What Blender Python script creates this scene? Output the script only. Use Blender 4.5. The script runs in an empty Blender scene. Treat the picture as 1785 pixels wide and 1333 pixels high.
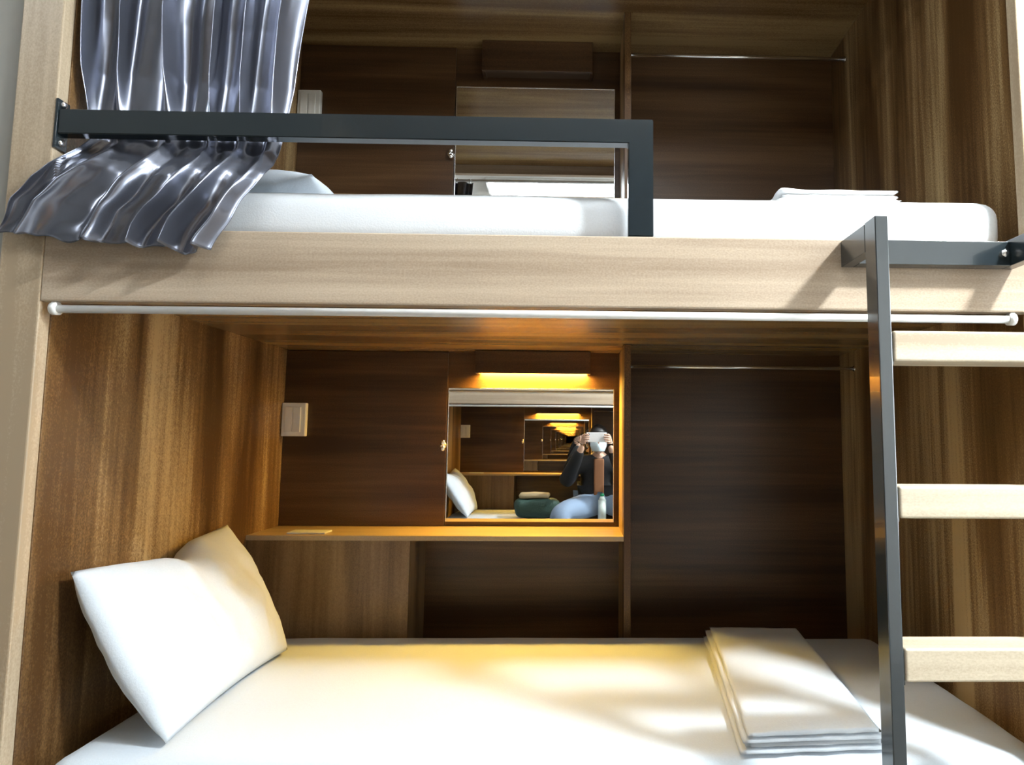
import bpy, bmesh, math, random
from mathutils import Vector, Matrix, noise

random.seed(7)
S = bpy.context.scene
COL = S.collection

# ------------------------------------------------------------------ camera
F_PX, W_PX = 1100.0, 1785.0
yaw, pitch, roll = map(math.radians, (1.26, 5.1, 0.4))
fwd = Vector((math.sin(yaw) * math.cos(pitch), math.cos(yaw) * math.cos(pitch), math.sin(pitch)))
rgt0 = Vector((math.cos(yaw), -math.sin(yaw), 0))
up0 = rgt0.cross(fwd)
rgt = rgt0 * math.cos(roll) + up0 * math.sin(roll)
upv = -rgt0 * math.sin(roll) + up0 * math.cos(roll)
cam_data = bpy.data.cameras.new('camera')
cam = bpy.data.objects.new('camera', cam_data)
COL.objects.link(cam)
cam.matrix_world = Matrix(((rgt.x, upv.x, -fwd.x, 1.083), (rgt.y, upv.y, -fwd.y, -1.265),
                           (rgt.z, upv.z, -fwd.z, 1.25), (0, 0, 0, 1)))
cam_data.sensor_fit = 'HORIZONTAL'
cam_data.sensor_width = 36.0
cam_data.lens = 36.0 * F_PX / W_PX
cam_data.shift_x = -(1024.0 - W_PX / 2) / W_PX
cam_data.clip_start = 0.02
S.camera = cam

# ------------------------------------------------------------------ world, view
wd = bpy.data.worlds.new('world')
S.world = wd
wd.use_nodes = True
wd.node_tree.nodes['Background'].inputs[0].default_value = (0.8, 0.85, 0.9, 1)
wd.node_tree.nodes['Background'].inputs[1].default_value = 0.15
S.view_settings.view_transform = 'Standard'
S.view_settings.look = 'None'
S.view_settings.gamma = 1
S.view_settings.use_curve_mapping = False
S.view_settings.exposure = 0.62
S.cycles.use_denoising = True
S.cycles.max_bounces = 14
S.cycles.glossy_bounces = 12
S.cycles.diffuse_bounces = 5
S.cycles.sample_clamp_indirect = 20.0
S.cycles.caustics_reflective = True

KEY, FILL, WARM, WINDOW_FILL = 820.0, 14.0, 175.0, 9.0      # emission strengths: aisle spot, added aisle fill panels, bunk lamp, added fill window

# ------------------------------------------------------------------ materials
def mat_plain(name, col, rough=0.5, metal=0.0, spec=0.5, bump=None, coat=0.0, sheen=0.0):
    m = bpy.data.materials.new(name)
    m.use_nodes = True
    nt = m.node_tree
    b = nt.nodes['Principled BSDF']
    b.inputs['Base Color'].default_value = (*col, 1)
    b.inputs['Roughness'].default_value = rough
    b.inputs['Metallic'].default_value = metal
    b.inputs['Specular IOR Level'].default_value = spec
    b.inputs['Coat Weight'].default_value = coat
    b.inputs['Sheen Weight'].default_value = sheen
    tc = nt.nodes.new('ShaderNodeTexCoord')
    nz = nt.nodes.new('ShaderNodeTexNoise')
    nz.inputs['Scale'].default_value = bump[0] if bump else 60
    nz.inputs['Detail'].default_value = 4
    nt.links.new(tc.outputs['Object'], nz.inputs['Vector'])
    mx = nt.nodes.new('ShaderNodeMixRGB')
    mx.blend_type = 'MULTIPLY'
    mx.inputs[0].default_value = 0.12
    mx.inputs[1].default_value = (*col, 1)
    nt.links.new(nz.outputs['Fac'], mx.inputs[2])
    nt.links.new(mx.outputs[0], b.inputs['Base Color'])
    if bump:
        bp = nt.nodes.new('ShaderNodeBump')
        bp.inputs['Strength'].default_value = bump[1]
        bp.inputs['Distance'].default_value = 0.01
        nt.links.new(nz.outputs['Fac'], bp.inputs['Height'])
        nt.links.new(bp.outputs[0], b.inputs['Normal'])
    return m

def mat_emit(name, col, strength):
    m = bpy.data.materials.new(name)
    m.use_nodes = True
    b = m.node_tree.nodes['Principled BSDF']
    b.inputs['Base Color'].default_value = (0.9, 0.9, 0.9, 1)
    b.inputs['Emission Color'].default_value = (*col, 1)
    b.inputs['Emission Strength'].default_value = strength
    return m

def mat_wood(name, axis, dark, mid, light, rough=0.3, band=7.0, seed=0.0, spec=0.5, contrast=1.0):
    """laminate with the grain running along the given axis"""
    m = bpy.data.materials.new(name)
    m.use_nodes = True
    nt = m.node_tree
    N, L = nt.nodes, nt.links
    b = N['Principled BSDF']
    tc = N.new('ShaderNodeTexCoord')
    def stretched(across, along, off):
        mp = N.new('ShaderNodeMapping')
        s = [across] * 3
        s['XYZ'.index(axis)] = along
        mp.inputs['Scale'].default_value = s
        mp.inputs['Location'].default_value = (seed + off, seed * 1.7 + off, seed * 0.6 - off)
        L.new(tc.outputs['Object'], mp.inputs['Vector'])
        return mp
    def nz(mp, scale, detail, dist=0.0):
        n = N.new('ShaderNodeTexNoise')
        n.inputs['Scale'].default_value = scale
        n.inputs['Detail'].default_value = detail
        n.inputs['Distortion'].default_value = dist
        L.new(mp.outputs[0], n.inputs['Vector'])
        return n
    broad = nz(stretched(band, 0.45, 0.0), 1.0, 3.0, 0.6)
    fine = nz(stretched(70.0, 2.2, 3.1), 1.0, 5.0, 0.4)
    spk = nz(stretched(330.0, 230.0, 1.3), 1.0, 1.0)
    a1 = N.new('ShaderNodeMath'); a1.operation = 'MULTIPLY_ADD'
    L.new(fine.outputs['Fac'], a1.inputs[0]); a1.inputs[1].default_value = 0.30
    L.new(broad.outputs['Fac'], a1.inputs[2])
    a2 = N.new('ShaderNodeMath'); a2.operation = 'MULTIPLY_ADD'
    L.new(spk.outputs['Fac'], a2.inputs[0]); a2.inputs[1].default_value = 0.26
    L.new(a1.outputs[0], a2.inputs[2])
    rp = N.new('ShaderNodeValToRGB')
    c = 0.78
    w = 0.16 / contrast
    rp.color_ramp.elements[0].position = c - w
    rp.color_ramp.elements[0].color = (*dark, 1)
    rp.color_ramp.elements[1].position = c + w
    rp.color_ramp.elements[1].color = (*light, 1)
    e = rp.color_ramp.elements.new(c)
    e.color = (*mid, 1)
    L.new(a2.outputs[0], rp.inputs[0])
    L.new(rp.outputs[0], b.inputs['Base Color'])
    b.inputs['Roughness'].default_value = rough
    b.inputs['Specular IOR Level'].default_value = spec
    bp = N.new('ShaderNodeBump')
    bp.inputs['Strength'].default_value = 0.06
    bp.inputs['Distance'].default_value = 0.004
    L.new(fine.outputs['Fac'], bp.inputs['Height'])
    L.new(bp.outputs[0], b.inputs['Normal'])
    return m

DK, MD, LT = (0.042, 0.019, 0.007), (0.085, 0.042, 0.017), (0.27, 0.17, 0.075)  # inside panels: the front board's wood, with the bunk's shade put into the colour
FD, FM, FL = (0.33, 0.245, 0.17), (0.45, 0.355, 0.26), (0.57, 0.47, 0.355)
M = {
    'wood_side': mat_wood('wood_side', 'Z', (0.075, 0.034, 0.010), (0.195, 0.108, 0.040), (0.50, 0.355, 0.175), 0.36, band=5.0, seed=2.3),  # same wood as the front, darkened for the shade inside
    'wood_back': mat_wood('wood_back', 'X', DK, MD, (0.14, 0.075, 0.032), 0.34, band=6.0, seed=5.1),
    'wood_ceiling': mat_wood('wood_ceiling', 'X', (0.12, 0.062, 0.022), (0.22, 0.13, 0.052), (0.33, 0.215, 0.09), 0.26, band=7.0, seed=1.2),
    'wood_shelf': mat_wood('wood_shelf', 'X', (0.26, 0.17, 0.09), (0.36, 0.25, 0.14), (0.45, 0.33, 0.20), 0.34, band=7.0, seed=7.7),
    'wood_door': mat_wood('wood_door', 'Z', (0.10, 0.055, 0.022), (0.17, 0.10, 0.045), (0.25, 0.16, 0.08), 0.36, band=8.0, seed=8.4),
    'wood_front': mat_wood('wood_front', 'X', FD, FM, FL, 0.38, band=9.0, seed=3.3),
    'wood_stile': mat_wood('wood_stile', 'Z', (0.38, 0.29, 0.19), (0.50, 0.40, 0.28), (0.60, 0.49, 0.35), 0.40, band=6.0, seed=4.3),
    'wood_rung': mat_wood('wood_rung', 'X', (0.42, 0.34, 0.24), (0.54, 0.46, 0.34), (0.64, 0.56, 0.43), 0.42, band=14.0, seed=6.0),
    'black': mat_plain('black_metal', (0.018, 0.026, 0.031), 0.20, 0.0, 0.8, coat=0.3),
    'chrome': mat_plain('chrome', (0.92, 0.92, 0.92), 0.25, 1.0),
    'white_tube': mat_plain('white_tube', (0.85, 0.85, 0.83), 0.25, 0.0, 0.6),
    'plastic': mat_plain('white_plastic', (0.80, 0.79, 0.74), 0.35),
    'sheet': mat_plain('white_sheet', (0.64, 0.71, 0.78), 0.85, bump=(260, 0.08), sheen=0.1),  # same cloth as the upper sheet, darker and bluer to offset the light below
    'sheet_top': mat_plain('white_sheet_upper', (0.80, 0.84, 0.88), 0.85, bump=(260, 0.08), sheen=0.1),  # same cloth lightened: the upper bunk's brighter light put into its colour
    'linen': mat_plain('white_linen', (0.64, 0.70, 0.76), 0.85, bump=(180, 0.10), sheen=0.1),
    'towel': mat_plain('white_towel', (0.84, 0.85, 0.86), 0.9, bump=(400, 0.2), sheen=0.2),
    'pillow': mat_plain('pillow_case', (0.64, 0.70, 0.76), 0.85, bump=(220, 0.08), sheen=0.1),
    'curtain': mat_plain('satin_curtain', (0.22, 0.235, 0.29), 0.25, 0.80, 0.8),
    'mirror': mat_plain('mirror_glass', (0.92, 0.93, 0.92), 0.0, 1.0),
    'plaster': mat_plain('plaster_white', (0.80, 0.80, 0.78), 0.8, bump=(30, 0.05)),
    'greige': mat_plain('plaster_grey', (0.33, 0.32, 0.29), 0.8, bump=(30, 0.05)),
    'floor': mat_plain('floor_vinyl', (0.20, 0.19, 0.17), 0.4, bump=(12, 0.03)),
    'diffuser_on': mat_emit('diffuser_lit', (1.0, 0.60, 0.10), WARM),
    'diffuser_off': mat_plain('diffuser_off', (0.075, 0.045, 0.025), 0.5),
    'key_lamp': mat_emit('aisle_spot_lit', (0.90, 0.97, 1.0), KEY),
    'fill_lamp': mat_emit('aisle_fill_lit', (0.90, 0.96, 1.0), FILL),
    'window_fill': mat_emit('window_fill_lit', (0.86, 0.94, 1.0), WINDOW_FILL),
    'skin': mat_plain('skin', (0.62, 0.40, 0.29), 0.5),
    'hair': mat_plain('hair', (0.015, 0.012, 0.010), 0.5),
    'jacket': mat_plain('black_jacket', (0.008, 0.008, 0.010), 0.8),
    'shirt': mat_plain('brown_shirt', (0.24, 0.10, 0.04), 0.8),
    'jeans': mat_plain('jeans', (0.20, 0.27, 0.38), 0.85, bump=(200, 0.2)),
    'mask': mat_plain('mask', (0.72, 0.86, 0.92), 0.7),
    'eye': mat_plain('eye', (0.02, 0.015, 0.01), 0.2),
    'phone': mat_plain('phone', (0.75, 0.75, 0.76), 0.25),
    'bag': mat_plain('bag_green', (0.03, 0.07, 0.055), 0.7, bump=(80, 0.2)),
    'tan': mat_plain('tan_cloth', (0.38, 0.29, 0.16), 0.8),
    'bottle': mat_plain('bottle_plastic', (0.75, 0.85, 0.82), 0.2),
    'green': mat_plain('green_cap', (0.02, 0.35, 0.14), 0.4),
    'shoe': mat_plain('shoe', (0.05, 0.05, 0.055), 0.6),
}

# ------------------------------------------------------------------ mesh helpers
AISLE = -1.5
MIR = False                       # True while the bunk across the aisle is built (its plan is the mirror image)

def ty(y):
    return AISLE - y if MIR else y

def box(bm, x0, x1, y0, y1, z0, z1, bev=0.0015, seg=2):
    g = bmesh.ops.create_cube(bm, size=1.0)
    for v in g['verts']:
        v.co = Vector((x0 + (v.co.x + .5) * (x1 - x0), y0 + (v.co.y + .5) * (y1 - y0), z0 + (v.co.z + .5) * (z1 - z0)))
    if bev:
        es = list({e for v in g['verts'] for e in v.link_edges})
        bmesh.ops.bevel(bm, geom=es, offset=bev, segments=seg, affect='EDGES', profile=0.5)
    return bm

def prism(bm, pts, y0, y1, bev=0.001):
    """polygon in x,z extruded from y0 to y1"""
    a = [bm.verts.new((x, y0, z)) for x, z in pts]
    b = [bm.verts.new((x, y1, z)) for x, z in pts]
    n = len(pts)
    f = [bm.faces.new(a), bm.faces.new(b[::-1])]
    for i in range(n):
        f.append(bm.faces.new((a[i], b[i], b[(i + 1) % n], a[(i + 1) % n])))
    bmesh.ops.recalc_face_normals(bm, faces=f)
    if bev:
        bmesh.ops.bevel(bm, geom=list({e for q in f for e in q.edges}), offset=bev, segments=2, affect='EDGES')
    return bm

def tube(bm, p0, p1, r0, r1=None, n=16):
    p0, p1 = Vector(p0), Vector(p1)
    r1 = r0 if r1 is None else r1
    d = p1 - p0
    g = bmesh.ops.create_cone(bm, cap_ends=True, segments=n, radius1=r0, radius2=r1, depth=d.length)
    q = Vector((0, 0, 1)).rotation_difference(d.normalized())
    for v in g['verts']:
        v.co = q @ v.co + (p0 + p1) / 2
    return bm

def ball(bm, c, r, u=16, v=10):
    g = bmesh.ops.create_uvsphere(bm, u_segments=u, v_segments=v, radius=1.0)
    rr = (r, r, r) if not isinstance(r, tuple) else r
    for w in g['verts']:
        w.co = Vector((w.co.x * rr[0] + c[0], w.co.y * rr[1] + c[1], w.co.z * rr[2] + c[2]))
    return bm

def B():
    return bmesh.new()

def root_of(o):
    while o.parent:
        o = o.parent
    return o

def obj(name, bm, mat, parent=None, smooth=False, label=None):
    """links the bmesh as one object, its vertices given in world coordinates"""
    if MIR:
        for v in bm.verts:
            v.co.y = AISLE - v.co.y
        bmesh.ops.reverse_faces(bm, faces=bm.faces[:])
    off = root_of(parent).location.copy() if parent else Vector((0, 0, 0))
    for v in bm.verts:
        v.co -= off
    me = bpy.data.meshes.new(name)
    bm.to_mesh(me)
    bm.free()
    me.materials.append(M[mat])
    if smooth:
        for p in me.polygons:
            p.use_smooth = True
    o = bpy.data.objects.new(name, me)
    COL.objects.link(o)
    if parent:
        o.parent = parent
    if label:
        o['label'] = label
    return o

def tag(o, label, cat, group=None):
    o['label'] = label
    o['category'] = cat
    if group:
        o['group'] = group
    return o

def thing(name, label, cat, loc, group=None):
    o = bpy.data.objects.new(name, None)
    o.empty_display_size = 0.05
    COL.objects.link(o)
    o.location = (loc[0], ty(loc[1]), loc[2])
    return tag(o, label, cat, group)

def struct(name, bm, mat, smooth=False):
    o = obj(name, bm, mat)
    o['kind'] = 'structure'
    return o

def grid_surface(bm, nu, nv, fn):
    vs = [[bm.verts.new(fn(i / nu, j / nv)) for j in range(nv + 1)] for i in range(nu + 1)]
    for i in range(nu):
        for j in range(nv):
            bm.faces.new((vs[i][j], vs[i + 1][j], vs[i + 1][j + 1], vs[i][j + 1]))
    return vs

def soft_box(bm, x0, x1, y0, y1, z0, z1, r, step=0.03, wob=0.0, freq=6.0, dome=0.0, seed=0.0):
    """rounded box with a fine skin so that it can sag and wrinkle"""
    def ticks(a, b):
        m = [a + r * (1 - math.cos(t * math.pi / 8)) for t in range(5)]
        n = max(2, int((b - a - 2 * r) / step))
        mid = [a + r + (b - a - 2 * r) * k / n for k in range(1, n)]
        e = [b - r * (1 - math.cos(t * math.pi / 8)) for t in range(4, -1, -1)]
        return m + mid + e
    X, Y, Z = ticks(x0, x1), ticks(y0, y1), ticks(z0, z1)
    cache = {}
    def V(i, j, k):
        key = (i, j, k)
        if key not in cache:
            p = Vector((X[i], Y[j], Z[k]))
            c = Vector((min(max(p.x, x0 + r), x1 - r), min(max(p.y, y0 + r), y1 - r), min(max(p.z, z0 + r), z1 - r)))
            d = p - c
            nrm = d.normalized() if d.length > 1e-9 else Vector((0, 0, 1))
            q = c + nrm * r if d.length > 1e-9 else p
            fx, fy = (q.x - x0) / (x1 - x0), (q.y - y0) / (y1 - y0)
            up = max(0.0, nrm.z)
            w = noise.noise(Vector((q.x * freq * .45 + seed, q.y * freq, q.z * freq))) \
                + .5 * noise.noise(Vector((q.x * freq * 1.3 + 9 + seed, q.y * freq * 2.4, q.z * freq * 2)))
            q = q + nrm * w * wob + Vector((0, 0, up * dome * math.sin(math.pi * min(max(fx, 0), 1)) * math.sin(math.pi * min(max(fy, 0), 1))))
            cache[key] = bm.verts.new(q)
        return cache[key]
    nx, ny, nz = len(X) - 1, len(Y) - 1, len(Z) - 1
    for i in range(nx):
        for j in range(ny):
            bm.faces.new((V(i, j, 0), V(i, j + 1, 0), V(i + 1, j + 1, 0), V(i + 1, j, 0)))
            bm.faces.new((V(i, j, nz), V(i + 1, j, nz), V(i + 1, j + 1, nz), V(i, j + 1, nz)))
    for i in range(nx):
        for k in range(nz):
            bm.faces.new((V(i, 0, k), V(i + 1, 0, k), V(i + 1, 0, k + 1), V(i, 0, k + 1)))
            bm.faces.new((V(i, ny, k), V(i, ny, k + 1), V(i + 1, ny, k + 1), V(i + 1, ny, k)))
    for j in range(ny):
        for k in range(nz):
            bm.faces.new((V(0, j, k), V(0, j, k + 1), V(0, j + 1, k + 1), V(0, j + 1, k)))
            bm.faces.new((V(nx, j, k), V(nx, j + 1, k), V(nx, j + 1, k + 1), V(nx, j, k + 1)))
    return bm

# ------------------------------------------------------------------ the room
XL, XR = -2.6, 4.6
struct('floor', box(B(), XL, XR, -2.80, 1.30, -0.1, 0.0, 0), 'floor')
struct('ceiling', box(B(), XL, XR, -2.80, 1.30, 2.98, 3.08, 0), 'plaster')
struct('wall_back', box(B(), XL, XR, 1.18, 1.30, 0.0, 2.98, 0), 'plaster')
struct('wall_front', box(B(), XL, XR, -2.80, -2.68, 0.0, 2.98, 0), 'plaster')
struct('wall_left', box(B(), XL - .12, XL, -2.80, 1.30, -0.1, 3.08, 0), 'plaster')
struct('wall_right', box(B(), XR, XR + .12, -2.80, 1.30, -0.1, 3.08, 0), 'plaster')
struct('wall_beside_bunk', box(B(), -1.2, -0.075, 0.012, 1.17, 0.0, 2.98, 0.002), 'greige')

# added window, out of view: fill light from the ladder end of the aisle
w = B()
for a in ((-1.46, -1.40, .62, 2.38), (-0.10, -0.04, .62, 2.38), (-0.78, -0.74, .68, 2.32)):
    box(w, XR - .05, XR - .0005, a[0], a[1], a[2], a[3], 0.004)
for a in ((-1.3995, -0.1005, .62, .68), (-1.3995, -0.1005, 2.32, 2.38)):
    box(w, XR - .05, XR - .0005, a[0], a[1], a[2], a[3], 0.004)
wo = struct('fill_window_1', w, 'white_tube')
obj('fill_pane', box(B(), XR - .02, XR - .015, -1.3995, -0.1005, .681, 2.319, 0), 'window_fill', wo)

# aisle lamps
def ceiling_spot(x, y, label):
    t = thing('ceiling_spotlight', label, 'ceiling light', (x, y, 2.98))
    b = B(); tube(b, (x, y, 2.90), (x, y, 2.98), 0.125, n=32); obj('housing', b, 'white_tube', t, True)
    b = B(); tube(b, (x, y, 2.894), (x, y, 2.8995), 0.11, n=32); obj('diffuser', b, 'key_lamp', t)
ceiling_spot(2.72, -0.92, 'round white spotlight on the aisle ceiling by the ladder side')

def fill_panel(x0, x1, y, label):  # lamps added out of view as soft fill for the aisle
    t = thing('ceiling_fill_light', label, 'ceiling light', ((x0 + x1) / 2, y, 2.98), 'added fill panels along the aisle ceiling')
    obj('frame', box(B(), x0 - .02, x1 + .02, y - .12, y + .12, 2.95, 2.98), 'white_tube', t)
    obj('diffuser', box(B(), x0, x1, y - .10, y + .10, 2.944, 2.9495, 0), 'fill_lamp', t)
fill_panel(-1.9, -0.7, -0.75, 'long white fill panel added over the curtain end of the aisle')
fill_panel(0.5, 1.7, -0.75, 'long white fill panel added over the middle of the aisle')
fill_panel(3.2, 4.2, -0.75, 'long white fill panel added at the far right of the aisle')

# ------------------------------------------------------------------ bunks
X0, X1, YB = 0.015, 2.095, 1.10       # inner faces of the side walls, back panel
ZC = (1.57, 2.77)                     # ceilings of the two bunks

def bunk_frame(label):
    t = thing('capsule_bunk', label, 'bunk bed', (1.0, 0.5, 0.0))
    obj('side_panel', box(B(), X0 - .03, X0, 0.031, YB + .03, 0.0, 2.95), 'wood_side', t)
    obj('side_panel', box(B(), X1, X1 + .03, 0.031, YB + .03, 0.0, 2.95), 'wood_side', t)
    obj('stile', box(B(), -0.070, X0, 0.0, 0.030, 0.0, 2.95, 0.003), 'wood_stile', t)
    obj('stile', box(B(), 2.030, 2.15, 0.0, 0.030, 1.6665, 2.95, 0.003), 'wood_stile', t)
    obj('stile', box(B(), 2.030, 2.15, 0.0, 0.030, 0.0, 1.5165, 0.003), 'wood_stile', t)
    obj('back_panel', box(B(), X0, X1, YB, YB + .03, 0.0, 2.95, 0), 'wood_back', t)
    obj('front_board', box(B(), X0 + .0005, 2.15, 0.0, 0.030, 1.517, 1.666, 0.003), 'wood_front', t)
    obj('bed_deck', box(B(), X0, X1, 0.031, YB, 1.572, 1.655), 'wood_ceiling', t)
    obj('bed_deck', box(B(), X0, X1, 0.031, YB, 0.36, 0.45), 'wood_ceiling', t)
    obj('ceiling_panel', box(B(), X0, X1, 0.031, YB, ZC[1], 2.95), 'wood_ceiling', t)
    obj('front_board', box(B(), X0 + .0005, 2.021, 0.0, 0.030, 2.72, 2.95, 0.003), 'wood_front', t)
    obj('front_board', box(B(), X0 + .0005, 2.021, 0.0, 0.030, 0.0, 0.45, 0.003), 'wood_front', t)
    return t

def tier(zc, zsh, mir_z, sw_z, lock_z, lamp_z, rod_z, lit, where, zmat):
    """fittings on the back of one bunk"""
    # divider between shelf side and hanging side
    t = thing('shelf_unit', 'brown wooden shelf and tall divider %s' % where, 'shelf', (0.65, 0.98, zmat))
    obj('divider', box(B(), 1.254, 1.277, 0.86, YB - .0005, zmat, zc - .0005, 0.001), 'wood_side', t)
    obj('shelf_board', box(B(), X0 + .0005, 1.2535, 0.86, YB - .0005, zsh - .016, zsh, 0.001), 'wood_shelf', t)
    obj('cabinet_door', box(B(), X0 + .0005, 0.548, 0.868, 0.884, zmat, zsh - .0165, 0.001), 'wood_door', t)
    obj('cabinet_side', box(B(), 0.532, 0.548, 0.8845, YB - .0005, zmat, zsh - .0165, 0.001), 'wood_door', t)
    # locker door with its little lock
    d = thing('locker_door', 'flat brown locker door left of the mirror %s' % where, 'cabinet door', (0.3, 1.09, zsh))
    obj('door_panel', box(B(), X0 + .001, 0.614, 1.087, YB - .0005, zsh + .001, zc - .001, 0.001), 'wood_back', d)
    b = B()
    tube(b, (0.604, 1.0865, lock_z), (0.604, 1.078, lock_z), 0.0125, n=24)
    lk = obj('lock', b, 'chrome', d, True, 'round chrome lock')
    b = B()
    tube(b, (0.600, 1.0775, lock_z), (0.600, 1.072, lock_z), 0.006, n=16)
    ball(b, (0.605, 1.074, lock_z + .011), (0.0075, .004, .0095))
    ball(b, (0.605, 1.074, lock_z - .011), (0.0075, .004, .0095))
    obj('key', b, 'chrome', lk, True)
    # mirror
    m = thing('wall_mirror', 'rectangular mirror beside the locker door %s' % where, 'mirror', (0.92, YB - .01, mir_z[0]))
    obj('glass', box(B(), 0.620, 1.232, 1.0915, 1.0945, mir_z[0], mir_z[1], 0), 'mirror', m)
    b = B()
    box(b, 0.617, 1.235, 1.090, 1.099, mir_z[1], mir_z[1] + .004, 0.0005)
    box(b, 0.617, 0.620, 1.090, 1.099, mir_z[0], mir_z[1], 0.0005)
    box(b, 1.232, 1.235, 1.090, 1.099, mir_z[0], mir_z[1], 0.0005)
    obj('frame', b, 'chrome', m)
    # box lamp
    l = thing('wall_lamp', ('lit' if lit else 'unlit') + ' wooden box lamp above the mirror %s' % where, 'lamp', (0.93, 1.03, zc))
    b = B()
    box(b, 0.722, 1.145, 1.035, 1.047, lamp_z, zc - .001)
    box(b, 0.722, 0.734, 1.0475, YB - .0005, lamp_z, zc - .001)
    box(b, 1.133, 1.145, 1.0475, YB - .0005, lamp_z, zc - .001)
    box(b, 0.7345, 1.1325, 1.0475, YB - .001, lamp_z + .03, zc - .003, 0)
    obj('housing', b, 'wood_back', l)
    obj('diffuser', box(B(), 0.7345, 1.1325, 1.0475, YB - .001, lamp_z + .008, lamp_z + .014, 0), 'diffuser_on' if lit else 'diffuser_off', l)
    # switch
    s = thing('light_switch', 'small white switch plate at the left corner %s' % where, 'switch', (0.055, 1.08, sw_z))
    obj('plate', box(B(), 0.018, 0.105, 1.066, 1.0865, sw_z, sw_z + .122, 0.003), 'plastic', s)
    obj('rocker', box(B(), 0.030, 0.058, 1.061, 1.0655, sw_z + .015, sw_z + .107, 0.002), 'plastic', s)
    obj('rocker', box(B(), 0.061, 0.088, 1.061, 1.0655, sw_z + .015, sw_z + .107, 0.002), 'plastic', s)
    # clothes rail
    r = thing('clothes_rail', 'thin chrome clothes rail right of the divider %s' % where, 'rail', (1.68, 0.97, rod_z))
    b = B(); tube(b, (1.283, .97, rod_z), (2.089, .97, rod_z), 0.0065); obj('rod', b, 'chrome', r, True)
    b = B(); tube(b, (1.2775, .97, rod_z), (1.2825, .97, rod_z), 0.010); obj('end_cup', b, 'chrome', r, True)
    b = B(); tube(b, (2.0895, .97, rod_z), (2.0945, .97, rod_z), 0.010); obj('end_cup', b, 'chrome', r, True)

def curtain_rod(z, label):
    r = thing('curtain_rod', label, 'curtain rod', (1.0, 0.045, z))
    b = B(); tube(b, (0.046, .045 if z > 2 else .010, z), (1.985, .045 if z > 2 else .010, z), 0.0075 if z > 2 else 0.0082, n=20); obj('rod', b, 'white_tube', r, True)
    yr = .045 if z > 2 else .010
    for x in (0.040, 1.991):
        b = B()
        tube(b, (x - .006, yr, z), (x + .006, yr, z), 0.0125, n=20)
        box(b, x - .005, x + .005, yr - .007, yr + .007, z, z + (.0455 if z > 2 else .0135), 0.001)
        obj('bracket', b, 'white_tube', r, True)

def mattress(z0, z1, y0, label, wob=0.004):
    b = soft_box(B(), 0.055, 2.072 if z0 < 1 else 2.03, y0, 0.850, z0, z1, 0.045, 0.025, wob, 5.0, 0.004, seed=z0)
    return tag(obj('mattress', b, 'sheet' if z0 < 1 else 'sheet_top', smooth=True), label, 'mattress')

def pillow(c, thick, label, seed, sag=0.05, notch=0.0, out=0.0):
    """c: bottom-front, bottom-back, top-back, top-front corners"""
    bf, bb, tb, tf = [Vector(p) for p in c]
    n = ((bb - bf).cross(tf - bf)).normalized()
    cen = (bf + bb + tb + tf) / 4
    b = B()
    def fn(side):
        def f(u, v):
            p = bf * (1 - u) * (1 - v) + bb * u * (1 - v) + tb * u * v + tf * (1 - u) * v
            a, q = 2 * u - 1, 2 * v - 1
            eu, ev = 1 - a * a, 1 - q * q
            pull = sag * (abs(q) ** 3 * eu * .9 + abs(a) ** 3 * ev * .35)
            p = p + (cen - p) * pull
            if a < 0:
                p = p + (bf - bb).normalized() * out * abs(a) ** 4 * ev
            p = p + (bf - tf).normalized() * notch * (math.exp(-((u - .50) / .10) ** 2) + .45 * math.exp(-((u - .34) / .16) ** 2)) * max(0, q) ** 3
            h = thick * (eu ** .48) * (ev ** .48)
            h *= 1 - (.35 * math.exp(-((u - .50) / .07) ** 2) * max(0, q) ** 2 if notch else 0)
            w = noise.noise(Vector((u * 4 + seed, v * 3, side * 3))) * .22 + noise.noise(Vector((u * 12, v * 4 + seed, side))) * .11 + .05 * noise.noise(Vector((u * 26 + v * 9, v * 8, seed)))
            rim = (1 - max(abs(a), abs(q))) 
            cr = noise.noise(Vector((math.atan2(q, a) * 5, seed, side * 2))) * .005 * math.exp(-rim * 5) * min(1, rim * 12)
            return p + n * side * (h * (1 + w) + cr)
        return f
    vf = grid_surface(b, 56, 44, fn(1))
    vb = grid_surface(b, 56, 44, fn(-1))
    bmesh.ops.remove_doubles(b, verts=b.verts[:], dist=0.0008)
    bmesh.ops.recalc_face_normals(b, faces=b.faces[:])
    return tag(obj('pillow', b, 'pillow', smooth=True), label, 'pillow')

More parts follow.
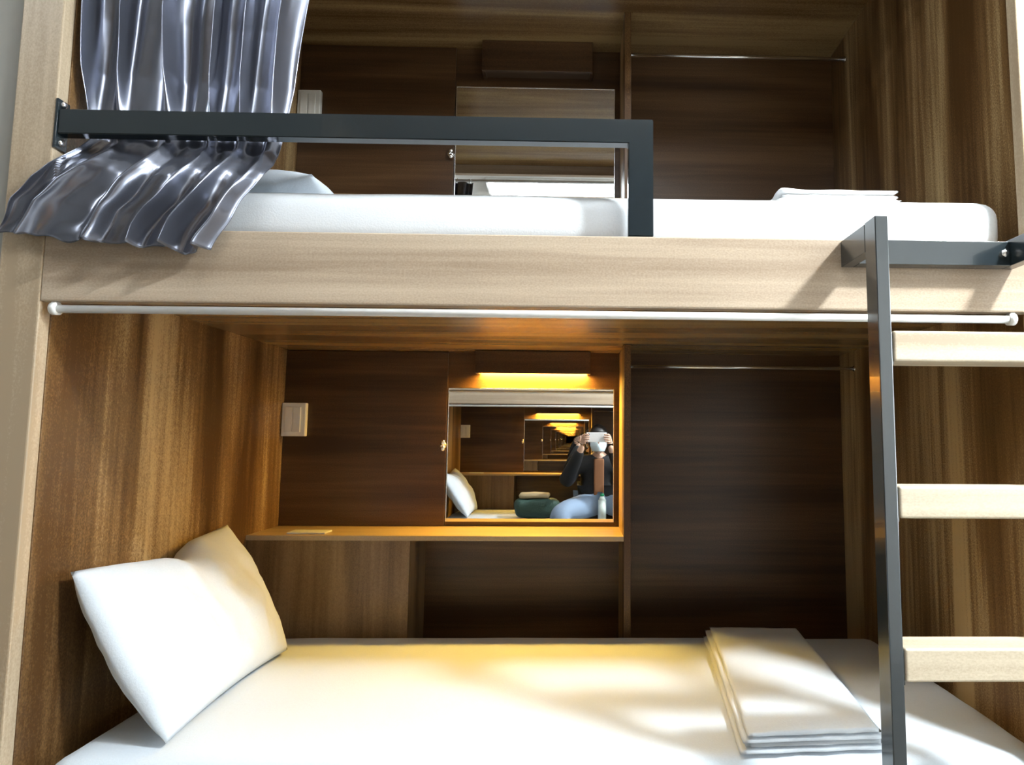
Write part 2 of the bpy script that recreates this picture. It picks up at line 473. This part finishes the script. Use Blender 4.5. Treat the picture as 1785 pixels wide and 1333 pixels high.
def folded(name, corners, z0, layers, label, cat, mat, th=0.011, seed=0.0, puff=0.004):
    """stack of cloth folds; corners FL, FR, BR, BL as (x, y)"""
    b = B()
    fl, fr, br, bl = [Vector((x, y, 0)) for x, y in corners]
    for k in range(layers):
        zb = z0 + k * th
        ins = [(-.010, .0), (.004, .004), (-.004, .002), (.010, .006), (.0, .0)][k % 5]
        nu, nv = 40, 44
        def top(u, v, s):
            p = fl * (1 - u) * (1 - v) + fr * u * (1 - v) + br * u * v + bl * (1 - u) * v
            p = p + Vector((ins[0] * (1 - u) + .004 * noise.noise(Vector((v * 7, k * 3.1, seed))), ins[1] * (1 - v) * 2 + .003 * noise.noise(Vector((u * 6, k * 2.3, seed + 5))), 0))
            e = min(u * (1 - u) * 4 * 6, 1) * min(v * (1 - v) * 4 * 8, 1)
            e = math.sqrt(max(0, e))
            h = th * .5
            w = puff * noise.noise(Vector((u * 2.2 + seed, v * 7 + k, k * .8))) * (1 if s > 0 and k == layers - 1 else .15)
            return Vector((p.x, p.y, zb + h + s * (h * .96 * e) + (w * e)))
        grid_surface(b, nu, nv, lambda u, v: top(u, v, 1))
        grid_surface(b, nu, nv, lambda u, v: top(u, v, -1))
    bmesh.ops.remove_doubles(b, verts=b.verts[:], dist=0.0003)
    bmesh.ops.recalc_face_normals(b, faces=b.faces[:])
    return tag(obj(name, b, mat, smooth=True), label, cat)

# --- the bunk in front of the camera
bunk_frame('light brown wooden double-decker capsule bunk facing the camera')
tier(ZC[0], 0.928, (0.945, 1.432), 1.252, 1.222, 1.487, 1.508, True, 'in the lower bunk', 0.455)
tier(ZC[1], 2.085, (2.10, 2.610), 2.452, 2.335, 2.648, 2.678, False, 'in the upper bunk', 1.66)
curtain_rod(1.503, 'long white curtain rod under the front board of the lower bunk')
curtain_rod(2.672, 'white curtain rod carrying the grey satin curtain')
mattress(0.4505, 0.617, 0.034, 'white sheeted mattress filling the lower bunk')
mattress(1.6555, 1.785, 0.062, 'white sheeted mattress of the upper bunk behind the black rail', 0.0035)
P = pillow([(0.262, 0.095, 0.628), (0.250, 0.672, 0.628), (0.045, 0.690, 0.985), (0.045, 0.095, 0.968)], 0.085,
       'square white pillow propped against the left wall of the lower bunk', 1.7, 0.07, 0.040, 0.022)
tag(obj('power_outlet', box(B(), 0.135, 0.262, 0.885, 0.950, 0.9285, 0.9345, 0.002), 'plastic'),
    'flat white outlet plate lying on the lit shelf of the lower bunk', 'power outlet')
folded('folded_bed_linen', [(1.433, 0.05), (1.728, 0.07), (1.80, 0.80), (1.515, 0.81)], 0.619, 4,
       'folded white bed linen lying at the ladder end of the lower mattress', 'bed linen', 'linen', 0.0095, 1.0, 0.006)
folded('folded_towel', [(1.55, 0.11), (1.825, 0.11), (1.80, 0.42), (1.56, 0.42)], 1.788, 3,
       'small folded white towel on the upper mattress', 'towel', 'towel', 0.012, 4.0, 0.014)
pillow([(0.06, 0.12, 1.838), (0.49, 0.12, 1.838), (0.49, 0.62, 1.848), (0.06, 0.62, 1.848)], 0.058,
       'flat white pillow on the upper mattress half behind the curtain', 5.2, 0.06)

# --- guard rail
g = thing('guard_rail', 'black metal guard rail along the upper mattress', 'guard rail', (0.65, 0.012, 1.6665))
b = B()
Z0, Z1, XP0, XP1 = 1.866, 1.918, 1.193, 1.245
prism(b, [(0.021, Z0), (XP0, Z0), (XP0, 1.6668), (XP1, 1.6668), (XP1, Z1), (0.021, Z1)], 0.001, 0.026, 0.0015)
obj('rail', b, 'black', g)
br = obj('mounting_plate', box(B(), 0.0155, 0.0205, -0.002, 0.029, 1.835, 1.940, 0.001), 'black', g)
for z in (1.930, 1.848):
    b = B(); ball(b, (0.024, 0.010, z), (0.005, 0.007, 0.007)); obj('bolt', b, 'chrome', br, True)

# --- ladder
l = thing('bunk_ladder', 'black metal ladder with pale wooden rungs hooked to the front board', 'ladder', (1.81, -0.08, 0.0))
LX0, LX1 = 1.633, 1.992
for xa, xb in ((LX0, LX0 + .024), (LX1 - .024, LX1)):
    obj('stringer', box(B(), xa, xb, -0.150, -0.108, 0.0, 1.662, 0.0015), 'black', l)
    b = B()
    box(b, xa, xb, -0.1075, -0.0005, 1.606, 1.660, 0.001)
    obj('hook_arm', b, 'black', l)
hp = obj('hook_plate', box(B(), LX0 + .0245, LX1 - .0245, -0.030, -0.0005, 1.606, 1.656, 0.001), 'black', l)
b = B(); tube(b, (1.955, -0.0305, 1.631), (1.955, -0.036, 1.631), 0.008, n=6); ball(b, (1.955, -.036, 1.631), (.0055, .003, .0055))
obj('bolt', b, 'chrome', hp, True)
for k, zt in enumerate((1.449, 1.170, 0.892, 0.614, 0.336)):
    rg = obj('rung', box(B(), LX0 + .0275, LX1 - .0275, -0.150, -0.078, zt - .056, zt, 0.004, 3), 'wood_rung', l)
    for xa in (LX0 + .0242, LX1 - .0272):
        obj('rung_bracket', box(B(), xa, xa + .003, -0.146, -0.085, zt - .062, zt - .004, 0.0005), 'black', rg)

# --- curtain
def lerp_keys(keys, z):
    for (z0, *a), (z1, *c) in zip(keys, keys[1:]):
        if z0 >= z >= z1:
            t = (z0 - z) / (z0 - z1)
            t = t * t * (3 - 2 * t) if False else t
            return [p + (q - p) * t for p, q in zip(a, c)]
    return list(keys[-1][1:])
#        z      xl      xr     y      amp
KEYS = [(2.655, 0.050, 0.520, 0.058, 0.012),
        (2.30, 0.034, 0.490, 0.052, 0.028),
        (2.15, 0.034, 0.474, 0.052, 0.030),
        (2.02, 0.036, 0.462, 0.052, 0.026),
        (1.925, 0.044, 0.452, 0.052, 0.014),
        (1.890, 0.048, 0.450, 0.050, 0.010),
        (1.860, 0.056, 0.446, 0.044, 0.011),
        (1.830, 0.050, 0.447, 0.022, 0.012),
        (1.800, 0.036, 0.440, -0.002, 0.012),
        (1.780, 0.018, 0.434, -0.013, 0.014),
        (1.750, -0.008, 0.422, -0.022, 0.019),
        (1.700, -0.038, 0.396, -0.032, 0.021),
        (1.630, -0.066, 0.362, -0.036, 0.021)]
def curtain_fn(u, v):
    ztop = 2.655
    ragged = 0.005 * math.sin(u * 34) + 0.006 * noise.noise(Vector((u * 20, 3, 1)))
    zbot = 1.648 - 0.034 * u + ragged
    zz = ztop + (1.630 - ztop) * v
    xl, xr, y, amp = lerp_keys(KEYS, zz)
    z = ztop + (zbot - ztop) * v
    low = min(max((1.86 - zz) / 0.10, 0), 1)
    tw = 0.34 * noise.noise(Vector((u * 2.2, v * 1.3, 2.0)))
    ph = 2 * math.pi * (5.0 * (u + 0.06 * math.sin(u * 7.0 + 0.6)) + tw)
    r1 = (0.5 + 0.5 * math.cos(ph)) ** 2.2
    ph2 = ph * 1.83 + 1.1 + 3.2 * v
    r2 = (0.5 + 0.5 * math.cos(ph2)) ** 3
    k1 = 1.0 + 0.55 * noise.noise(Vector((u * 5, v * 1.1, 7)))
    k2 = 0.45 + 0.9 * noise.noise(Vector((u * 4 + 5, v * 1.7, 3)))
    f = 0.9 - 1.9 * r1 * k1 - 0.55 * r2 * max(0.0, k2) + 0.45 * noise.noise(Vector((u * 5.5, v * 4.5, 4)))
    f += low * 0.22 * noise.noise(Vector((u * 12, v * 24, 9)))
    edge = math.sin(math.pi * min(max(u, 0.0), 1)) ** .4
    x = xl + (xr - xl) * u - math.sin(ph) * amp * 0.55 * edge
    x += 0.010 * low * noise.noise(Vector((u * 6, v * 14, 1)))
    yy = y + f * amp
    lx = 0.030 - 0.130 * min(max((1.805 - zz) / 0.07, 0), 1)
    x = max(x, lx)
    if x < 0.030 and zz < 1.83:
        yy = min(yy, -0.005)
    if 1.855 < zz < 1.935:
        yy = max(yy, 0.031)
    if z < 1.80:
        k = min((1.80 - z) / 0.09, 1)
        yy = min(yy, 0.050 * (1 - k) - 0.006 * k)
    return Vector((x, yy, z))
c = thing('satin_curtain', 'grey satin curtain tucked behind the black rail, hem flaring over the front board', 'curtain', (0.28, 0.045, 1.63))
b = B(); grid_surface(b, 420, 190, curtain_fn)
cl = obj('cloth', b, 'curtain', c, True)
sm = cl.modifiers.new('thickness', 'SOLIDIFY'); sm.thickness = 0.0012; sm.offset = 0
for k in range(7):
    x = 0.07 + k * 0.072
    b = B()
    for q in range(20):
        a0, a1 = q * math.pi / 10, (q + 1) * math.pi / 10
        tube(b, (x, .045 + .012 * math.cos(a0), 2.672 + .012 * math.sin(a0)), (x, .045 + .012 * math.cos(a1), 2.672 + .012 * math.sin(a1)), .0012, n=6)
    obj('ring', b, 'chrome', c, True)

# ------------------------------------------------------------------ the same bunk across the aisle (seen in the mirrors)
MIR = True
bunk_frame('matching wooden bunk across the aisle, seen only in the mirror')
tier(ZC[0], 0.928, (0.945, 1.432), 1.252, 1.222, 1.487, 1.508, True, 'of the bunk across the aisle', 0.455)
curtain_rod(1.503, 'white curtain rod of the bunk across the aisle')
mattress(0.4505, 0.617, 0.034, 'white mattress in the bunk across the aisle')
mattress(1.6555, 1.785, 0.062, 'white upper mattress across the aisle')
pillow([(0.262, 0.095, 0.628), (0.250, 0.672, 0.628), (0.045, 0.690, 0.985), (0.045, 0.095, 0.968)], 0.075,
       'white pillow leaning in the bunk across the aisle, seen in the mirror', 1.7, 0.07, 0.04, 0.022)
tag(obj('power_outlet', box(B(), 0.135, 0.262, 0.885, 0.950, 0.9285, 0.9345, 0.002), 'plastic'),
    'white outlet plate on the shelf across the aisle', 'power outlet')
MIR = False

# ------------------------------------------------------------------ person with the phone, reflected in the lower mirror
def skin_mesh(name, nodes, edges, mat, parent, sub=2, root=0):
    me = bpy.data.meshes.new(name)
    off = root_of(parent).location
    me.from_pydata([Vector(n[0]) - off for n in nodes], edges, [])
    o = bpy.data.objects.new(name, me)
    COL.objects.link(o)
    o.parent = parent
    md = o.modifiers.new('skin', 'SKIN')
    md.use_smooth_shade = True
    sk = me.skin_vertices[0].data
    for i, n in enumerate(nodes):
        r = n[1] if isinstance(n[1], tuple) else (n[1], n[1])
        sk[i].radius = r
        sk[i].use_root = (i == root)
    s = o.modifiers.new('sub', 'SUBSURF')
    s.levels = s.render_levels = sub
    me.materials.append(M[mat])
    return o

px, py = 1.29, -1.66
p = thing('person', 'seated person in black jacket and jeans holding a phone up, seen in the mirror', 'person', (px, py - .1, 0.62))
hx = px - 0.005
# body: pelvis, spine, neck, shoulders, arms, legs
nodes = [((px, py - .10, .74), (.155, .115)), ((px, py - .09, .86), (.135, .10)), ((px, py - .07, .98), (.150, .105)),
         ((px, py - .05, 1.045), (.15, .09)), ((px, py - .03, 1.10), (.06, .06)), ((hx, py + .0, 1.155), (.05, .055)),
         ((px - .165, py - .04, 1.06), .062), ((px - .27, py + .05, .90), .046), ((px - .19, py + .20, 1.07), .034), ((px - .135, py + .29, 1.20), .024),
         ((px + .165, py - .04, 1.06), .062), ((px + .25, py + .05, .90), .046), ((px + .13, py + .20, 1.07), .034), ((px + .075, py + .29, 1.20), .024),
         ((px - .11, py + .02, .715), .085), ((px - .31, py + .34, .70), .068), ((px - .28, py + .36, .38), .052), ((px - .27, py + .33, .09), .038),
         ((px + .16, py + .02, .715), .075), ((px + .33, py + .34, .67), .068), ((px + .30, py + .37, .36), .052), ((px + .28, py + .35, .09), .038)]
edges = [(0, 1), (1, 2), (2, 3), (3, 4), (4, 5), (3, 6), (6, 7), (7, 8), (8, 9), (3, 10), (10, 11), (11, 12), (12, 13),
         (0, 14), (14, 15), (15, 16), (16, 17), (0, 18), (18, 19), (19, 20), (20, 21)]
def grow(ns, k):
    return [(n[0], tuple(q + k for q in n[1]) if isinstance(n[1], tuple) else n[1] + k) for n in ns]
slim = [grow([n], -.03)[0] if i in (0, 1, 2, 3, 14, 15, 18, 19) else n for i, n in enumerate(nodes)]
slim[0] = ((px, py - .12, .74), (.085, .07))
skin_mesh('body', slim, edges, 'skin', p)
j_idx = [1, 2, 3, 6, 7, 8, 10, 11, 12, 0]
def subset(idx, k):
    mp = {a: i for i, a in enumerate(idx)}
    return grow([nodes[a] for a in idx], k), [(mp[a], mp[c2]) for a, c2 in edges if a in mp and c2 in mp]
ns, es = subset([0, 1, 2, 3, 6, 7, 8, 9, 10, 11, 12, 13], 0.018)
ns[7] = (tuple(Vector(ns[6][0]).lerp(Vector(ns[7][0]), .75)), .036)
ns[11] = (tuple(Vector(ns[10][0]).lerp(Vector(ns[11][0]), .75)), .036)
ns.append(((px, py - .09, .69), (.15, .11)))
es.append((0, len(ns) - 1))
skin_mesh('jacket', ns, es, 'jacket', p)
nodes[0] = ((px, py - .12, .735), (.13, .095))
ns, es = subset([0, 14, 15, 16, 17, 18, 19, 20, 21], 0.018)
skin_mesh('jeans', ns, es, 'jeans', p)
b = B()
soft_box(b, px - .040, px + .042, py + .024, py + .056, .80, 1.095, .014, .02)
obj('shirt', b, 'shirt', p, True)
for sx, kx in ((px - .27, 0), (px + .28, 1)):
    b = B(); soft_box(b, sx - .045, sx + .045, py + .28, py + .53, 0.0, .085, .035, .02); obj('shoe', b, 'shoe', p, True)
# head
b = B()
hc = Vector((hx, py + .02, 1.240))
def head_fn(u, v):
    th, ph = u * 2 * math.pi, (v - .5) * math.pi
    d = Vector((math.cos(ph) * math.sin(th), math.cos(ph) * math.cos(th), math.sin(ph)))
    r = Vector((.074, .092, .112))
    q = Vector((d.x * r.x, d.y * r.y, d.z * r.z))
    if d.z < 0:
        q.x *= 1 - .32 * (-d.z) ** 1.3
        q.y *= 1 - .15 * (-d.z)
    fr = max(0, d.y) ** 3
    q.y += .010 * fr * math.exp(-((d.z + .55) / .25) ** 2)
    q.y -= .010 * max(0, d.y) * math.exp(-((d.z - .08) / .12) ** 2)
    q.y += .026 * math.exp(-(d.x / .13) ** 2) * math.exp(-((d.z + .18) / .16) ** 2) * (1 if d.y > 0 else 0)
    return hc + q
grid_surface(b, 48, 32, head_fn)
bmesh.ops.remove_doubles(b, verts=b.verts[:], dist=0.0005)
for sx in (-1, 1):
    ball(b, (hx + sx * .076, py + .012, 1.233), (.010, .017, .028))
obj('head', b, 'skin', p, True)
for sx in (-1, 1):
    b = B(); ball(b, (hx + sx * .030, py + .094, 1.249), (.012, .008, .007)); obj('eye', b, 'eye', p, True)
b = B()
def hair_fn(u, v):
    th, ph = u * 2 * math.pi, (v * .62 - .12) * math.pi
    d = Vector((math.cos(ph) * math.sin(th), math.cos(ph) * math.cos(th), math.sin(ph)))
    k = 1.10
    if d.y > .35 and d.z < .45:
        k = .93
    return hc + Vector((d.x * .076 * k, d.y * .094 * k - .006, d.z * .114 * k + .004))
grid_surface(b, 48, 24, hair_fn)
bmesh.ops.remove_doubles(b, verts=b.verts[:], dist=0.0005)
obj('hair', b, 'hair', p, True)
b = B()
def mask_fn(u, v):
    a, q = (u - .5) * 2.3, (v - .5) * 2
    x = math.sin(a) * .070 * (1 - .25 * max(0, -q))
    y = math.cos(a) * .098 + .014 * math.exp(-(a / .5) ** 2) * (1 - q * q * .6)
    return hc + Vector((x, y - .004 - .012 * q * q, -.045 + q * .042))
grid_surface(b, 28, 20, mask_fn)
mo = obj('face_mask', b, 'mask', p, True, 'pale blue face mask')
sm = mo.modifiers.new('thickness', 'SOLIDIFY'); sm.thickness = 0.002
# phone and hands
phx, phy, phz = px - .030, py + .325, 1.262
b = box(B(), phx - .076, phx + .076, phy - .004, phy + .004, phz - .037, phz + .037, 0.003, 3)
ph = obj('phone', b, 'phone')
tag(ph, 'pale smartphone held sideways by the seated person, seen in the mirror', 'phone')
lens = B(); tube(lens, (phx - .060, phy + .0042, phz + .022), (phx - .060, phy + .0062, phz + .022), .008)
obj('camera_lens', lens, 'eye', ph, True)
for sx in (-1, 1):
    wx = phx + sx * .105
    hn = [((wx, py + .285, 1.200), .022), ((wx - sx * .004, py + .300, 1.250), (.024, .013))]
    he = [(0, 1)]
    base = hn[1][0]
    for f in range(4):
        L_ = [.030, .034, .032, .024][f]
        zf = 1.280 - f * .017
        i0 = len(hn)
        hn += [((wx - sx * .010, phy - .012, zf), .0085), ((wx - sx * .014, phy + .012, zf + .002), .0075), ((wx - sx * (.020 + L_), phy + .014, zf + .003), .0065)]
        he += [(1, i0), (i0, i0 + 1), (i0 + 1, i0 + 2)]
    i0 = len(hn)
    hn += [((wx - sx * .020, phy - .022, 1.248), .010), ((wx - sx * .045, phy - .014, 1.256), .008)]
    he += [(0, i0), (i0, i0 + 1)]
    skin_mesh('hand', hn, he, 'skin', p, 2)

# belongings on the mattress across the aisle
t = thing('duffel_bag', 'dark green bag with tan flap on the bed across the aisle', 'bag', (0.78, -1.66, 0.62))
b = soft_box(B(), 0.62, 0.98, -1.78, -1.56, 0.624, 0.775, 0.06, 0.02, 0.010, 9.0, 0, 3.0); obj('bag_body', b, 'bag', t, True)
b = soft_box(B(), 0.66, 0.90, -1.75, -1.59, 0.778, 0.815, 0.018, 0.02, 0.006, 12.0, 0.01, 5.0); obj('flap', b, 'tan', t, True)
bx, by, hh = 1.315, -1.572, .20
t = thing('water_bottle', 'pale bottle with green cap between the knees of the seated person', 'bottle', (bx, by, 0.622))
b = B(); tube(b, (bx, by, .622), (bx, by, .622 + hh * .75), .032, n=24); tube(b, (bx, by, .6221 + hh * .75), (bx, by, .622 + hh * .9), .032, .014, n=24)
obj('bottle_body', b, 'bottle', t, True)
b = B(); tube(b, (bx, by, .6225 + hh * .9), (bx, by, .622 + hh), .016, n=20); obj('cap', b, 'green', t, True)
